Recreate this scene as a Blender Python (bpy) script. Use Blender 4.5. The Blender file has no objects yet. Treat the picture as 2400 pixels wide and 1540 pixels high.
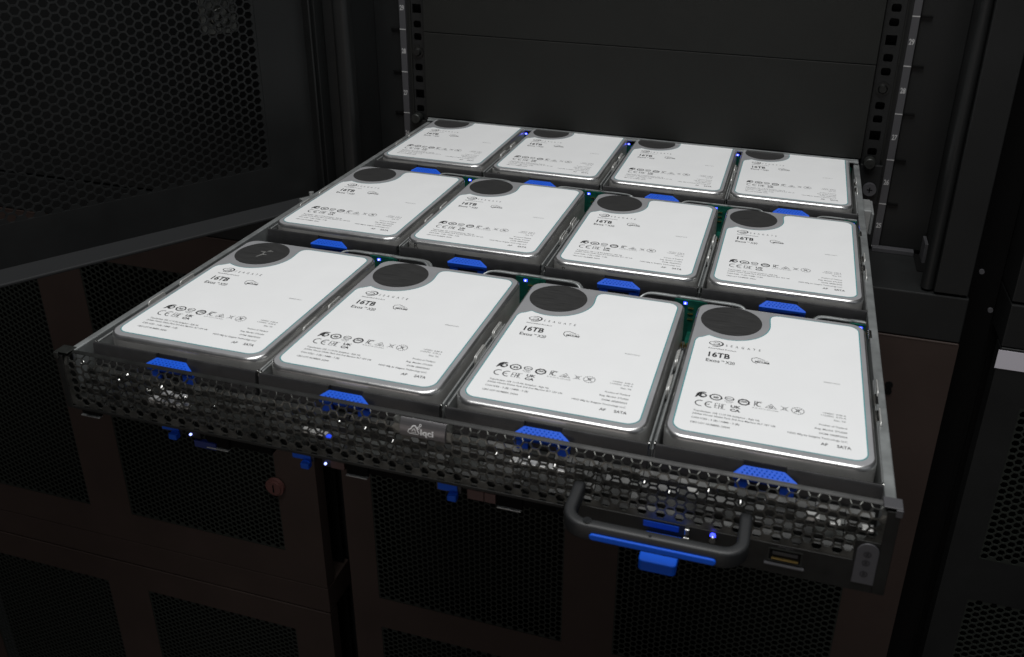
import bpy, bmesh, math, random
from mathutils import Vector, Matrix

# ------------------------------------------------------------------ camera, world, lights, exposure
sc = bpy.context.scene
COL = sc.collection
W, H = 2400.0, 1540.0
F_PX, CX, CY = 2068.12, 1303.65, 580.47
cam_d = bpy.data.cameras.new('camera')
cam = bpy.data.objects.new('camera', cam_d)
COL.objects.link(cam)
sc.camera = cam
CAM = Vector((0.34576, -0.48648, 0.25385))
r0 = Vector((0.96258, 0.27014, 0.02142)); r1 = Vector((0.12687, -0.37940, -0.91649)); r2 = Vector((-0.23946, 0.88492, -0.39947))
m = Matrix(((r0.x, -r1.x, -r2.x), (r0.y, -r1.y, -r2.y), (r0.z, -r1.z, -r2.z))).to_4x4()
m.translation = CAM
cam.matrix_world = m
cam_d.sensor_fit = 'HORIZONTAL'
cam_d.sensor_width = 36.0
cam_d.lens = F_PX / W * 36.0
cam_d.shift_x = -(CX - W / 2) / W
cam_d.shift_y = (CY - H / 2) / W
cam_d.clip_start = 0.01
cam_d.clip_end = 50
cam_d.dof.use_dof = True
cam_d.dof.focus_distance = 0.70
cam_d.dof.aperture_fstop = 18.0

world = bpy.data.worlds.new('World')
sc.world = world
world.use_nodes = True
bg = world.node_tree.nodes['Background']
bg.inputs[0].default_value = (0.55, 0.62, 0.75, 1)
bg.inputs[1].default_value = 0.028

def area(name, loc, target, sx, sy, power, color=(1, 1, 1)):
    d = bpy.data.lights.new(name, 'AREA')
    d.shape = 'RECTANGLE'; d.size = sx; d.size_y = sy; d.energy = power; d.color = color
    o = bpy.data.objects.new(name, d); COL.objects.link(o)
    o.location = loc
    o.rotation_euler = (Vector(target) - Vector(loc)).to_track_quat('-Z', 'Y').to_euler()
    return o
area('ceiling_light', (0.28, -0.30, 1.35), (0.28, -0.2999, 0.0), 0.9, 1.2, 22.0, (1.0, 0.995, 0.985))
area('side_fill_light', (2.0, -1.0, 0.9), (0.25, 0.1, 0.0), 1.6, 0.9, 1.6, (0.92, 0.96, 1.0))  # added fill from the right, lifts the drive sides and fronts
area('low_fill_light', (-0.1, -1.9, -0.45), (0.0, 0.3, -0.4), 1.6, 1.0, 4.2, (1.0, 0.90, 0.84))  # added warm fill low in front, lifts the doors under the drawer
sc.view_settings.view_transform = 'Standard'
sc.view_settings.look = 'None'
sc.view_settings.exposure = 0.0
sc.view_settings.gamma = 1.0
sc.view_settings.use_curve_mapping = False
sc.cycles.max_bounces = 6

MM = 0.001
# ------------------------------------------------------------------ materials
def mat(name, col, rough=0.5, metal=0.0, noise=0.0, nscale=60.0, bump=0.0, bscale=2000.0, rvar=0.0, emit=None, estr=0.0, spec=0.5, aniso=0.0, stretch=None):
    mt = bpy.data.materials.new(name); mt.use_nodes = True
    nt = mt.node_tree; b = nt.nodes['Principled BSDF']
    b.inputs['Base Color'].default_value = (*col, 1)
    b.inputs['Roughness'].default_value = rough
    b.inputs['Metallic'].default_value = metal
    b.inputs['Specular IOR Level'].default_value = spec
    if aniso: b.inputs['Anisotropic'].default_value = aniso
    if noise or bump or rvar:
        tc = nt.nodes.new('ShaderNodeTexCoord')
        mp = nt.nodes.new('ShaderNodeMapping')
        if stretch: mp.inputs['Scale'].default_value = stretch
        nt.links.new(tc.outputs['Object'], mp.inputs['Vector'])
    if noise or rvar:
        n = nt.nodes.new('ShaderNodeTexNoise'); n.inputs['Scale'].default_value = nscale; n.inputs['Detail'].default_value = 6
        n.inputs['Roughness'].default_value = 0.65
        nt.links.new(mp.outputs[0], n.inputs['Vector'])
        if noise:
            mr = nt.nodes.new('ShaderNodeMapRange'); mr.inputs[1].default_value = 0.3; mr.inputs[2].default_value = 0.7
            mr.inputs[3].default_value = 1 - noise; mr.inputs[4].default_value = 1 + noise
            nt.links.new(n.outputs[0], mr.inputs[0])
            mx = nt.nodes.new('ShaderNodeVectorMath'); mx.operation = 'SCALE'
            mx.inputs[0].default_value = col
            nt.links.new(mr.outputs[0], mx.inputs['Scale'])
            nt.links.new(mx.outputs[0], b.inputs['Base Color'])
        if rvar:
            mr2 = nt.nodes.new('ShaderNodeMapRange'); mr2.inputs[1].default_value = 0.3; mr2.inputs[2].default_value = 0.7
            mr2.inputs[3].default_value = rough - rvar; mr2.inputs[4].default_value = rough + rvar
            nt.links.new(n.outputs[0], mr2.inputs[0]); nt.links.new(mr2.outputs[0], b.inputs['Roughness'])
    if bump:
        n2 = nt.nodes.new('ShaderNodeTexNoise'); n2.inputs['Scale'].default_value = bscale; n2.inputs['Detail'].default_value = 2
        nt.links.new(mp.outputs[0], n2.inputs['Vector'])
        bp = nt.nodes.new('ShaderNodeBump'); bp.inputs['Strength'].default_value = bump; bp.inputs['Distance'].default_value = 0.0002
        nt.links.new(n2.outputs[0], bp.inputs['Height']); nt.links.new(bp.outputs[0], b.inputs['Normal'])
    if emit:
        b.inputs['Emission Color'].default_value = (*emit, 1); b.inputs['Emission Strength'].default_value = estr
    return mt

M = {}
M['cover'] = mat('satin_nickel_cover', (0.42, 0.425, 0.44), 0.36, 0.4, noise=0.06, nscale=30, rvar=0.06, bump=0.12, bscale=1500)
M['casting'] = mat('cast_aluminium', (0.32, 0.32, 0.31), 0.38, 0.85, noise=0.12, nscale=45, bump=0.3, bscale=900)
M['label'] = mat('white_label_paper', (0.79, 0.80, 0.805), 0.42, 0.0, noise=0.012, nscale=25, rvar=0.04)
_nt = M['label'].node_tree; _b = _nt.nodes['Principled BSDF']; _oi = _nt.nodes.new('ShaderNodeObjectInfo'); _mr = _nt.nodes.new('ShaderNodeMapRange')
_mr.inputs[3].default_value = 0.965; _mr.inputs[4].default_value = 1.02; _sc = _nt.nodes.new('ShaderNodeVectorMath'); _sc.operation = 'SCALE'
_src = _b.inputs['Base Color'].links[0].from_socket
_nt.links.new(_oi.outputs['Random'], _mr.inputs[0]); _nt.links.new(_src, _sc.inputs[0]); _nt.links.new(_mr.outputs[0], _sc.inputs['Scale']); _nt.links.new(_sc.outputs[0], _b.inputs['Base Color'])
M['teal'] = mat('teal_label_edge', (0.06, 0.27, 0.29), 0.4)
M['ink'] = mat('black_ink', (0.012, 0.012, 0.014), 0.6)
M['inkgrey'] = mat('thin_ink', (0.03, 0.03, 0.032), 0.6)
M['disc'] = mat('black_foil_disc', (0.034, 0.034, 0.034), 0.5, 0.2, noise=0.3, nscale=60, rvar=0.08, stretch=(1, 14, 1))
M['traybar'] = mat('black_tray_plastic', (0.022, 0.022, 0.023), 0.42, 0.0, noise=0.2, nscale=80, bump=0.35, bscale=2600, rvar=0.08)
M['blue'] = mat('blue_plastic', (0.003, 0.085, 0.60), 0.55, 0.0, spec=0.25, noise=0.08, nscale=60)
M['darkblue'] = mat('shaded_blue_plastic', (0.002, 0.05, 0.40), 0.5, spec=0.3)
M['steel'] = mat('galvanised_steel', (0.38, 0.395, 0.395), 0.42, 0.6, noise=0.18, nscale=50, rvar=0.08, bump=0.15, bscale=1200)
M['chassis'] = mat('grey_zinc_chassis', (0.27, 0.285, 0.285), 0.42, 0.55, noise=0.22, nscale=60, rvar=0.08, bump=0.2, bscale=1200)
M['finger'] = mat('satin_spring_steel', (0.66, 0.66, 0.64), 0.42, 0.6)
M['chrome'] = mat('bright_steel', (0.62, 0.62, 0.60), 0.2, 1.0, rvar=0.05, nscale=80)
M['bezel'] = mat('black_bezel_metal', (0.105, 0.107, 0.10), 0.33, 0.85, noise=0.3, nscale=90, rvar=0.1)
M['black'] = mat('black_powder_coat', (0.0100, 0.0107, 0.0108), 0.5, 0.0, spec=0.3, noise=0.12, nscale=15, bump=0.35, bscale=1800, rvar=0.06)
M['panelblk'] = mat('textured_black_panel', (0.0112, 0.0117, 0.0105), 0.6, 0.0, spec=0.25, noise=0.12, nscale=12, bump=0.6, bscale=1500)
M['brownblk'] = mat('brown_black_door_paint', (0.038, 0.026, 0.022), 0.6, 0.0, spec=0.25, noise=0.12, nscale=12, bump=0.3, bscale=1500)
M['void'] = mat('dark_inside', (0.004, 0.004, 0.004), 0.9, spec=0.1)  # near-black colour stands in for the shade inside gaps and holes
M['bezelframe'] = mat('black_bezel_frame', (0.006, 0.0065, 0.006), 0.45, 0.0, noise=0.3, nscale=90, rvar=0.08, spec=0.35)
M['sidesteel'] = mat('drawn_steel_side', (0.46, 0.455, 0.44), 0.36, 0.45, noise=0.15, nscale=40, rvar=0.06)
M['roll'] = mat('highlit_rolled_edge', (0.62, 0.62, 0.615), 0.33, 0.95, noise=0.05, nscale=60, rvar=0.05)  # metal set brighter than the cover so the edge carries a highlight
M['sheet'] = mat('perforated_door_steel', (0.018, 0.021, 0.018), 0.5, spec=0.3)
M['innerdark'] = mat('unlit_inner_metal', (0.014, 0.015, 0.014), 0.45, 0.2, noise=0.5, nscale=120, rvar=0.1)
M['flange'] = mat('door_flange_paint', (0.022, 0.023, 0.024), 0.5, spec=0.3)
M['dimsteel'] = mat('shaded_black_steel', (0.026, 0.028, 0.026), 0.42, 0.5, noise=0.4, nscale=150)
M['strip'] = mat('grey_rail_strip', (0.055, 0.055, 0.06), 0.5)
M['white'] = mat('white_marking', (0.42, 0.42, 0.42), 0.6)
M['paper'] = mat('white_sticker', (0.62, 0.60, 0.66), 0.5)
M['pcb'] = mat('green_circuit_board', (0.004, 0.075, 0.052), 0.35, 0.0, noise=0.5, nscale=220)
M['gold'] = mat('gold_contacts', (0.75, 0.55, 0.2), 0.3, 1.0)
M['handle'] = mat('black_handle_rubber', (0.014, 0.015, 0.016), 0.5, 0.0, bump=0.3, bscale=2500)
M['tag'] = mat('grey_status_window', (0.065, 0.065, 0.072), 0.35)
M['tagmark'] = mat('dark_symbols', (0.02, 0.02, 0.024), 0.4)
M['plate'] = mat('brushed_logo_plate', (0.16, 0.155, 0.16), 0.38, 0.7)
M['platetext'] = mat('silver_logo', (0.85, 0.85, 0.85), 0.4, 0.0)
M['led'] = mat('blue_led', (0.1, 0.1, 0.5), 0.3, emit=(0.03, 0.05, 1.0), estr=3.5)
M['ledcore'] = mat('blue_white_led', (0.5, 0.5, 0.8), 0.3, emit=(0.30, 0.36, 1.0), estr=3.2)
M['copper'] = mat('pink_copper_knob', (0.12, 0.052, 0.046), 0.45, 0.3)
M['floor'] = mat('dark_floor_tiles', (0.05, 0.05, 0.05), 0.5, noise=0.2, nscale=4)

# ------------------------------------------------------------------ helpers
def empty(name, loc, label, cat, group=None, rz=0.0):
    o = bpy.data.objects.new(name, None); COL.objects.link(o)
    o.location = loc; o.rotation_euler = (0, 0, rz); o.empty_display_size = 0.01
    o['label'] = label; o['category'] = cat
    if group: o['group'] = group
    return o

def mesh_of(name, bm, mats, bevel=None, smooth=False):
    me = bpy.data.meshes.new(name)
    bm.normal_update(); bm.to_mesh(me); bm.free()
    for mt in (mats if isinstance(mats, (list, tuple)) else [mats]): me.materials.append(mt)
    if smooth:
        for p in me.polygons: p.use_smooth = True
        try: me.set_sharp_from_angle(angle=math.radians(35))
        except Exception: pass
    return me

def obj(name, bm, mats, parent=None, bevel=0.0, segs=2, smooth=False, label=None):
    o = bpy.data.objects.new(name, mesh_of(name, bm, mats, smooth=smooth))
    COL.objects.link(o)
    if parent: o.parent = parent
    if bevel:
        md = o.modifiers.new('bevel', 'BEVEL'); md.width = bevel; md.segments = segs; md.limit_method = 'ANGLE'; md.angle_limit = math.radians(40)
    if label: o['label'] = label
    return o

def tag(o, label, cat, group=None, kind=None):
    o['label'] = label; o['category'] = cat
    if group: o['group'] = group
    if kind: o['kind'] = kind
    return o

def box(bm, x0, x1, y0, y1, z0, z1, mi=0, mtx=None):
    vs = [Vector((x, y, z)) for z in (z0, z1) for y in (y0, y1) for x in (x0, x1)]
    if mtx: vs = [mtx @ v for v in vs]
    v = [bm.verts.new(p) for p in vs]
    for f in ((0, 2, 3, 1), (4, 5, 7, 6), (0, 1, 5, 4), (2, 6, 7, 3), (0, 4, 6, 2), (1, 3, 7, 5)):
        bm.faces.new([v[i] for i in f]).material_index = mi
    return v

def mbox(bm, x0, x1, y0, y1, z0, z1, mi=0, mtx=None):      # millimetres
    return box(bm, x0 * MM, x1 * MM, y0 * MM, y1 * MM, z0 * MM, z1 * MM, mi, mtx)

def prism(bm, pts, z0, z1, mi=0, mtx=None, cap=True):
    n = len(pts)
    a = [Vector((p[0], p[1], z0)) for p in pts]; b = [Vector((p[0], p[1], z1)) for p in pts]
    if mtx: a = [mtx @ v for v in a]; b = [mtx @ v for v in b]
    a = [bm.verts.new(v) for v in a]; b = [bm.verts.new(v) for v in b]
    for i in range(n):
        j = (i + 1) % n
        bm.faces.new((a[i], a[j], b[j], b[i])).material_index = mi
    if cap:
        bm.faces.new(b).material_index = mi; bm.faces.new(a[::-1]).material_index = mi

def rrect(x0, x1, y0, y1, rads, n=8):
    """rounded rectangle, counter-clockwise, rads for corners BL, BR, TR, TL"""
    out = []
    for (cx, cy, a0), r in zip(((x0, y0, 180), (x1, y0, 270), (x1, y1, 0), (x0, y1, 90)), rads):
        sx = 1 if cx == x0 else -1; sy = 1 if cy == y0 else -1
        for k in range(n + 1):
            a = math.radians(a0 + 90 * k / n)
            out.append((cx + sx * r + r * math.cos(a), cy + sy * r + r * math.sin(a)))
    return out

def cyl(bm, c, axis, r, h, seg=20, mi=0, r2=None):
    c = Vector(c); axis = Vector(axis).normalized()
    u = axis.orthogonal().normalized(); v = axis.cross(u)
    r2 = r if r2 is None else r2
    a = [bm.verts.new(c + (u * math.cos(t) + v * math.sin(t)) * r) for t in [2 * math.pi * k / seg for k in range(seg)]]
    b = [bm.verts.new(c + axis * h + (u * math.cos(t) + v * math.sin(t)) * r2) for t in [2 * math.pi * k / seg for k in range(seg)]]
    for i in range(seg):
        bm.faces.new((a[i], a[(i + 1) % seg], b[(i + 1) % seg], b[i])).material_index = mi
    bm.faces.new(b).material_index = mi; bm.faces.new(a[::-1]).material_index = mi

def tube(bm, pts, r, seg=8, mi=0, flat=(1, 1)):
    pts = [Vector(p) for p in pts]; rings = []
    for i, p in enumerate(pts):
        d = (pts[min(i + 1, len(pts) - 1)] - pts[max(i - 1, 0)]).normalized()
        up = Vector((0, 0, 1)) if abs(d.z) < 0.9 else Vector((0, 1, 0))
        u = d.cross(up).normalized(); v = u.cross(d)
        rings.append([bm.verts.new(p + u * math.cos(t) * r * flat[0] + v * math.sin(t) * r * flat[1]) for t in [2 * math.pi * k / seg for k in range(seg)]])
    for a, b in zip(rings, rings[1:]):
        for i in range(seg):
            bm.faces.new((a[i], a[(i + 1) % seg], b[(i + 1) % seg], b[i])).material_index = mi
    bm.faces.new(rings[0][::-1]).material_index = mi; bm.faces.new(rings[-1]).material_index = mi

def smooth_path(pts, n=6):
    pts = [Vector(p) for p in pts]; out = []
    for i in range(len(pts) - 1):
        p0 = pts[max(i - 1, 0)]; p1 = pts[i]; p2 = pts[i + 1]; p3 = pts[min(i + 2, len(pts) - 1)]
        for k in range(n):
            t = k / n
            out.append(0.5 * ((2 * p1) + (-p0 + p2) * t + (2 * p0 - 5 * p1 + 4 * p2 - p3) * t * t + (-p0 + 3 * p1 - 3 * p2 + p3) * t ** 3))
    out.append(pts[-1]); return out

# ---- flat printing: letters and strokes as sheets in millimetres
_font_cache = {}
def glyphs(s, bold=0.0, spacing=1.0, shear=0.0):
    key = (s, bold, spacing, shear)
    if key in _font_cache: return _font_cache[key]
    cu = bpy.data.curves.new('txt', 'FONT'); cu.body = s; cu.size = 1; cu.offset = bold; cu.space_character = spacing; cu.shear = shear; cu.resolution_u = 3
    cu.fill_mode = 'FRONT'
    o = bpy.data.objects.new('txt', cu); COL.objects.link(o)
    bpy.context.view_layer.update()
    dg = bpy.context.evaluated_depsgraph_get()
    me = bpy.data.meshes.new_from_object(o.evaluated_get(dg))
    vs = [(v.co.x, v.co.y) for v in me.vertices]; fs = [tuple(p.vertices) for p in me.polygons]
    bpy.data.objects.remove(o); bpy.data.curves.remove(cu); bpy.data.meshes.remove(me)
    _font_cache[key] = (vs, fs)
    return vs, fs
def cap_h(bold): 
    vs, _ = glyphs('H', bold); return max(v[1] for v in vs) - min(v[1] for v in vs)

def put_text(bm, s, x0, x1, yb, cap, bold=0.0, spacing=1.0, z=0.0, mi=0, mtx=None, shear=0.0):
    """fit the text between x0 and x1 (mm) on baseline yb with capital height cap"""
    vs, fs = glyphs(s, bold, spacing, shear)
    a = min(v[0] for v in vs); b = max(v[0] for v in vs)
    sx = (x1 - x0) / (b - a); sy = cap / cap_h(bold)
    P = []
    for v in vs:
        q = Vector(((x0 + (v[0] - a) * sx) * MM, (yb + v[1] * sy) * MM, z * MM))
        P.append(bm.verts.new(mtx @ q if mtx else q))
    for f in fs:
        try: bm.faces.new([P[i] for i in f]).material_index = mi
        except ValueError: pass

def stroke(bm, pts, w, z=0.0, mi=0, closed=False, mtx=None):
    pts = [Vector((p[0], p[1], 0)) for p in pts]
    n = len(pts); L = []; R = []
    for i in range(n):
        if closed: d = pts[(i + 1) % n] - pts[i - 1]
        else: d = pts[min(i + 1, n - 1)] - pts[max(i - 1, 0)]
        d.normalize(); nn = Vector((-d.y, d.x, 0))
        ww = w[i] if isinstance(w, (list, tuple)) else w
        for lst, s in ((L, 0.5), (R, -0.5)):
            q = pts[i] + nn * ww * s
            q = Vector((q.x * MM, q.y * MM, z * MM))
            lst.append(bm.verts.new(mtx @ q if mtx else q))
    for i in range(n if closed else n - 1):
        j = (i + 1) % n
        bm.faces.new((R[i], R[j], L[j], L[i])).material_index = mi

def arc(cx, cy, rx, ry, a0, a1, n=20):
    return [(cx + rx * math.cos(math.radians(a0 + (a1 - a0) * k / n)), cy + ry * math.sin(math.radians(a0 + (a1 - a0) * k / n))) for k in range(n + 1)]
def ringp(bm, cx, cy, rx, ry, w, n=28, mi=0, z=0.0): stroke(bm, arc(cx, cy, rx, ry, 0, 360, n)[:-1], w, z, mi, closed=True)
def poly(bm, pts, z=0.0, mi=0, mtx=None):
    vs = [Vector((p[0] * MM, p[1] * MM, z * MM)) for p in pts]
    bm.faces.new([bm.verts.new(mtx @ v if mtx else v) for v in vs]).material_index = mi

# ---- perforated sheet of flat-topped hexagons. cells: (u, v, hole?) in metres, fmap(u, v, w) -> point
def hexsheet(bm, cells, d, web, thick, fmap, mi=0):
    R = d / math.sqrt(3); r = (d - web) / math.sqrt(3)
    cs = [(math.cos(math.radians(60 * k)), math.sin(math.radians(60 * k))) for k in range(6)]
    for u, v, hole in cells:
        o = [bm.verts.new(fmap(u + R * c, v + R * s, 0)) for c, s in cs]
        if not hole:
            bm.faces.new(o).material_index = mi; continue
        i1 = [bm.verts.new(fmap(u + r * c, v + r * s, 0)) for c, s in cs]
        i2 = [bm.verts.new(fmap(u + r * c, v + r * s, thick)) for c, s in cs]
        for k in range(6):
            j = (k + 1) % 6
            bm.faces.new((o[k], o[j], i1[j], i1[k])).material_index = mi
            bm.faces.new((i1[k], i1[j], i2[j], i2[k])).material_index = mi

def hexcells(u0, u1, v0, v1, d, border=1):
    """cells filling the rectangle, plus a ring of solid ones round it"""
    R = d / math.sqrt(3); out = []
    nc = int((u1 - u0 - 2 * R) / (1.5 * R)) + 1
    for i in range(-border, nc + border):
        u = u0 + R + 1.5 * R * i
        off = 0 if i % 2 == 0 else d / 2
        nr = int((v1 - v0 - d - d / 2) / d) + 1
        for j in range(-border, nr + border + 1):
            v = v0 + d / 2 + off + j * d
            hole = 0 <= i < nc and 0 <= j < nr
            out.append((u, v, hole))
    return out, (u0, u0 + 2 * R + 1.5 * R * (nc - 1), v0, v0 + nr * d + d / 2)

# ================================================================== RACK SURROUNDINGS
YD = 0.282            # plane of the cabinet doors and frame fronts
fl = bmesh.new(); box(fl, -6, 6, -4, 6, -1.50, -1.45)
o = obj('floor', fl, M['floor']); o['kind'] = 'structure'

# ---- the equipment rack: frame, rails, U strips
rack = empty('equipment_rack', (0.1955, 0.30, -0.09), 'open black equipment rack with numbered rails, its mesh door swung open', 'rack')
def rel(p, root): return p
def robj(name, bm, mats, root, **kw):
    o = obj(name, bm, mats, root, **kw)
    o.location = -root.location
    return o
b = bmesh.new()
mbox(b, -124, -107, 282, 700, -88, 700); mbox(b, -107, -92, 297, 700, -88, 700); mbox(b, -92, -62, 376, 380, -88, 700)
robj('side_frame', b, M['black'], rack, bevel=0.0008)
b = bmesh.new(); mbox(b, 486, 514, 282, 700, -88, 700); mbox(b, 444, 486, 376, 380, -88, 700)
robj('side_frame', b, M['black'], rack, bevel=0.0008)
for x0, x1 in ((-92, -76), (476, 486)):
    b = bmesh.new(); prism(b, [(p[0] * MM, p[1] * MM) for p in rrect(x0, x1, 286, 300, (4.8, 4.8, 3, 3), 6)], -0.088, 0.7)
    robj('edge_post', b, M['black'], rack, smooth=True)
# mounting rails with square and round holes seen as recesses
Z0 = 135.9
def rail(xc, side):
    b = bmesh.new()
    # rail face built as strips around holes
    x0, x1 = xc - 8.5, xc + 8.5
    holes = []
    for i in range(-1, 6):
        zt = Z0 - 44.45 * i
        for k, dz in enumerate((6.35, 22.225, 38.1)):
            holes.append((zt - dz, k == 1))
    holes.sort(reverse=True)
    z = 190.0
    for hz, sq in holes:
        hh = 4.6 if sq else 3.6
        w = 4.8 if sq else 4.2
        mbox(b, x0, x1, 371.0, 373.0, hz + hh, z)
        mbox(b, x0, xc - w, 371.0, 373.0, hz - hh, hz + hh); mbox(b, xc + w, x1, 371.0, 373.0, hz - hh, hz + hh)
        if not sq:      # rounded corners of the slots
            for sx in (-1, 1):
                for sz in (-1, 1):
                    xx = xc + sx * w; zz = hz + sz * hh
                    pts = [(xx, zz)] + [(xx - sx * 2.4 * (1 - math.sin(a)), zz - sz * 2.4 * (1 - math.cos(a))) for a in [math.pi / 2 * k / 4 for k in range(5)]]
                    f = [b.verts.new((p[0] * MM, 0.3711, p[1] * MM)) for p in pts]
                    if sx * sz > 0: f = f[::-1]
                    b.faces.new(f)
        z = hz - hh
    mbox(b, x0, x1, 371.0, 373.0, -88, z)
    robj('mounting_rail', b, M['black'], rack)
    b = bmesh.new(); mbox(b, x0, x1, 380, 381, -88, 190); robj('rail_back', b, M['void'], rack)
    # numbered strip
    s0, s1 = (-61.0, -54.3) if side < 0 else (436.6, 443.2)
    b = bmesh.new(); mbox(b, s0, s1, 371.5, 374, -88, 190)
    mbox(b, (s1 if side < 0 else xc + 8.5), (xc - 8.5 if side < 0 else s0), 373.4, 375, -88, 190, 1)
    robj('number_strip', b, [M['strip'], M['black']], rack)
    mtx = Matrix(((1, 0, 0, 0), (0, 0, -1, 0.3713), (0, 1, 0, 0), (0, 0, 0, 1)))
    for i in range(0, 6):
        b = bmesh.new()
        zt = Z0 - 44.45 * i
        poly(b, [(s0, zt - 0.5), (s1, zt - 0.5), (s1, zt + 0.5), (s0, zt + 0.5)], 0, 0, mtx)
        robj('unit_tick', b, M['white'], rack)
    for i, num in enumerate(('30', '29', '28', '27', '26', '25')):
        zc = Z0 + 22.2 - 44.45 * i
        b = bmesh.new(); put_text(b, num, s0 + 1.0, s1 - 1.0, zc - 2.6, 5.2, bold=0.03, mtx=mtx)
        robj('unit_number', b, M['white'], rack)
    for i in range(0, 6):
        b = bmesh.new(); zt = Z0 - 44.45 * i
        if side < 0: mbox(b, s0 - 11, s0 - 1, 373.2, 376, zt - 1.4, zt + 0.3)
        else: mbox(b, s1 + 1, s1 + 11, 373.2, 376, zt - 1.4, zt + 0.3)
        robj('alignment_slot', b, M['void'], rack)
rail(-41.0, -1); rail(422.3, 1)
# back of the bay
b = bmesh.new(); mbox(b, -92, 486, 700, 702, -88, 700); robj('rear_panel', b, M['void'], rack)
# shelf ledge above the lower door
b = bmesh.new()
mbox(b, -124, 516, 282, 374, -135, -90.5)
robj('ledge', b, M['black'], rack, bevel=0.0012)
b = bmesh.new()
mbox(b, 437, 476, 366, 374, -90.4, -86)
mbox(b, 476, 484, 330, 372, -90.4, -89.6, 1)
mbox(b, 482, 485, 350, 372, -90.0, -70, 0)
robj('ledge_bracket', b, [M['strip'], M['void']], rack, bevel=0.0005)
b = bmesh.new()
cyl(b, (0.5055, 0.306, -0.0905), (0, 0, 1), 0.003, 0.0016, 16); cyl(b, (0.509, 0.292, -0.0905), (0, 0, 1), 0.0045, 0.0005, 16)
cyl(b, (-0.112, 0.292, -0.0905), (0, 0, 1), 0.004, 0.006, 16)
robj('rivet', b, M['strip'], rack, smooth=True)

# ---- blanking panels
for zlo, zhi, lab in ((91.9, 225.0, 'upper black blanking panel with its seam at unit 29'), (2.6, 91.3, 'lower black blanking panel just above the open drawer')):
    p = empty('blanking_panel', (0.1907, 0.37, zlo * MM), lab, 'panel', 'blanking panels closing the rack above the drawer')
    b = bmesh.new(); mbox(b, -31.6, 412.8, 364.5, 370.8, zlo, zhi)
    q = obj('panel_face', b, M['panelblk'], p, bevel=0.0006); q.location = -p.location
    b = bmesh.new()
    mbox(b, -49.0, -47.5, 369.2, 370.8, zlo, zhi); mbox(b, 431.0, 432.2, 369.2, 370.8, zlo, zhi)
    q = obj('panel_edge', b, M['panelblk'], p); q.location = -p.location
    if zlo < 50:
        for xb in (-41.3, 422.1):
            b = bmesh.new(); cyl(b, (xb * MM, 0.3708, 0.0695), (0, -1, 0), 0.0062, 0.0012, 24); cyl(b, (xb * MM, 0.3697, 0.0695), (0, -1, 0), 0.0045, 0.003, 20, r2=0.0032)
            q = obj('bolt', b, M['bezelframe'], p, smooth=True); q.location = -p.location

# ---- cabinet doors (perforated) around the bay
D_HEX = 7.9 * MM
def perf_door(owner, label, x0, x1, ztop, zbot, panels, mt):
    """panels: list of (x0,x1,z0,z1) perforated fields in mm"""
    root = bpy.data.objects.new('door', None); COL.objects.link(root); root.empty_display_size = 0.01
    wl = Vector(((x0 + x1) / 2 * MM, YD, zbot * MM)); root.parent = owner; root.location = wl - owner.location; root['label'] = label
    b = bmesh.new()
    fields = []
    for (a0, a1, c0, c1) in panels:
        cells, ext = hexcells(a0 * MM, a1 * MM, c0 * MM, c1 * MM, D_HEX)
        hexsheet(b, cells, D_HEX, 0.0016, 0.0012, lambda u, v, w: Vector((u, YD + 0.0006 + w, v)))
        fields.append([e / MM for e in ext])
    q = obj('perforated_sheet', b, M['sheet'], root); q.location = -wl
    # frame: grid of boxes between the fields
    xs = sorted(set([x0, x1] + [f[k] for f in fields for k in (0, 1)])); zs = sorted(set([zbot, ztop] + [f[k] for f in fields for k in (2, 3)]))
    b = bmesh.new()
    for i in range(len(xs) - 1):
        run = None
        for j in range(len(zs) - 1):
            cxm = (xs[i] + xs[i + 1]) / 2; czm = (zs[j] + zs[j + 1]) / 2
            inside = any(f[0] < cxm < f[1] and f[2] < czm < f[3] for f in fields)
            if not inside:
                v = [b.verts.new((p[0] * MM, YD, p[1] * MM)) for p in ((xs[i], zs[j]), (xs[i + 1], zs[j]), (xs[i + 1], zs[j + 1]), (xs[i], zs[j + 1]))]
                b.faces.new(v)
    bmesh.ops.remove_doubles(b, verts=b.verts, dist=1e-5)
    bmesh.ops.dissolve_limit(b, angle_limit=0.01, verts=b.verts, edges=b.edges)
    # returned outer edges
    mbox(b, x0, x1, 282.2, 300, ztop - 1.5, ztop - 0.2); mbox(b, x0 + 0.1, x0 + 1.5, 282.2, 300, zbot, ztop - 1.6); mbox(b, x1 - 1.5, x1 - 0.1, 282.2, 300, zbot, ztop - 1.6)
    q = obj('door_frame', b, mt, root); q.location = -wl
    # rounded top edge catching the light
    b = bmesh.new(); cyl(b, ((x0 + 1) * MM, YD + 0.0011, (ztop - 0.6) * MM), (1, 0, 0), 0.0014, (x1 - x0 - 2) * MM, 10)
    q = obj('rolled_edge', b, mt, root, smooth=True); q.location = -wl
    b = bmesh.new(); mbox(b, x0 + 3, x1 - 3, 330, 332, zbot, ztop - 2)  # near-black sheet behind the holes, shade put into its colour
    q = obj('shade_sheet', b, M['void'], root); q.location = -wl
    return root
low = perf_door(rack, 'closed brown-black perforated lower door', -124, 516, -136.5, -1050,
          [(-86, 160, -613, -185), (218, 462, -613, -185), (-86, 160, -1030, -658), (218, 462, -1030, -658)], M['brownblk'])
b = bmesh.new()
for dz in (-188, -195): cyl(b, (0.4643, YD - 0.0001, dz * MM), (0, -1, 0), 0.0035, 0.0012, 14)
q = obj('lock_plug', b, M['void'], low); q.location = -(rack.location + low.location)

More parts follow.
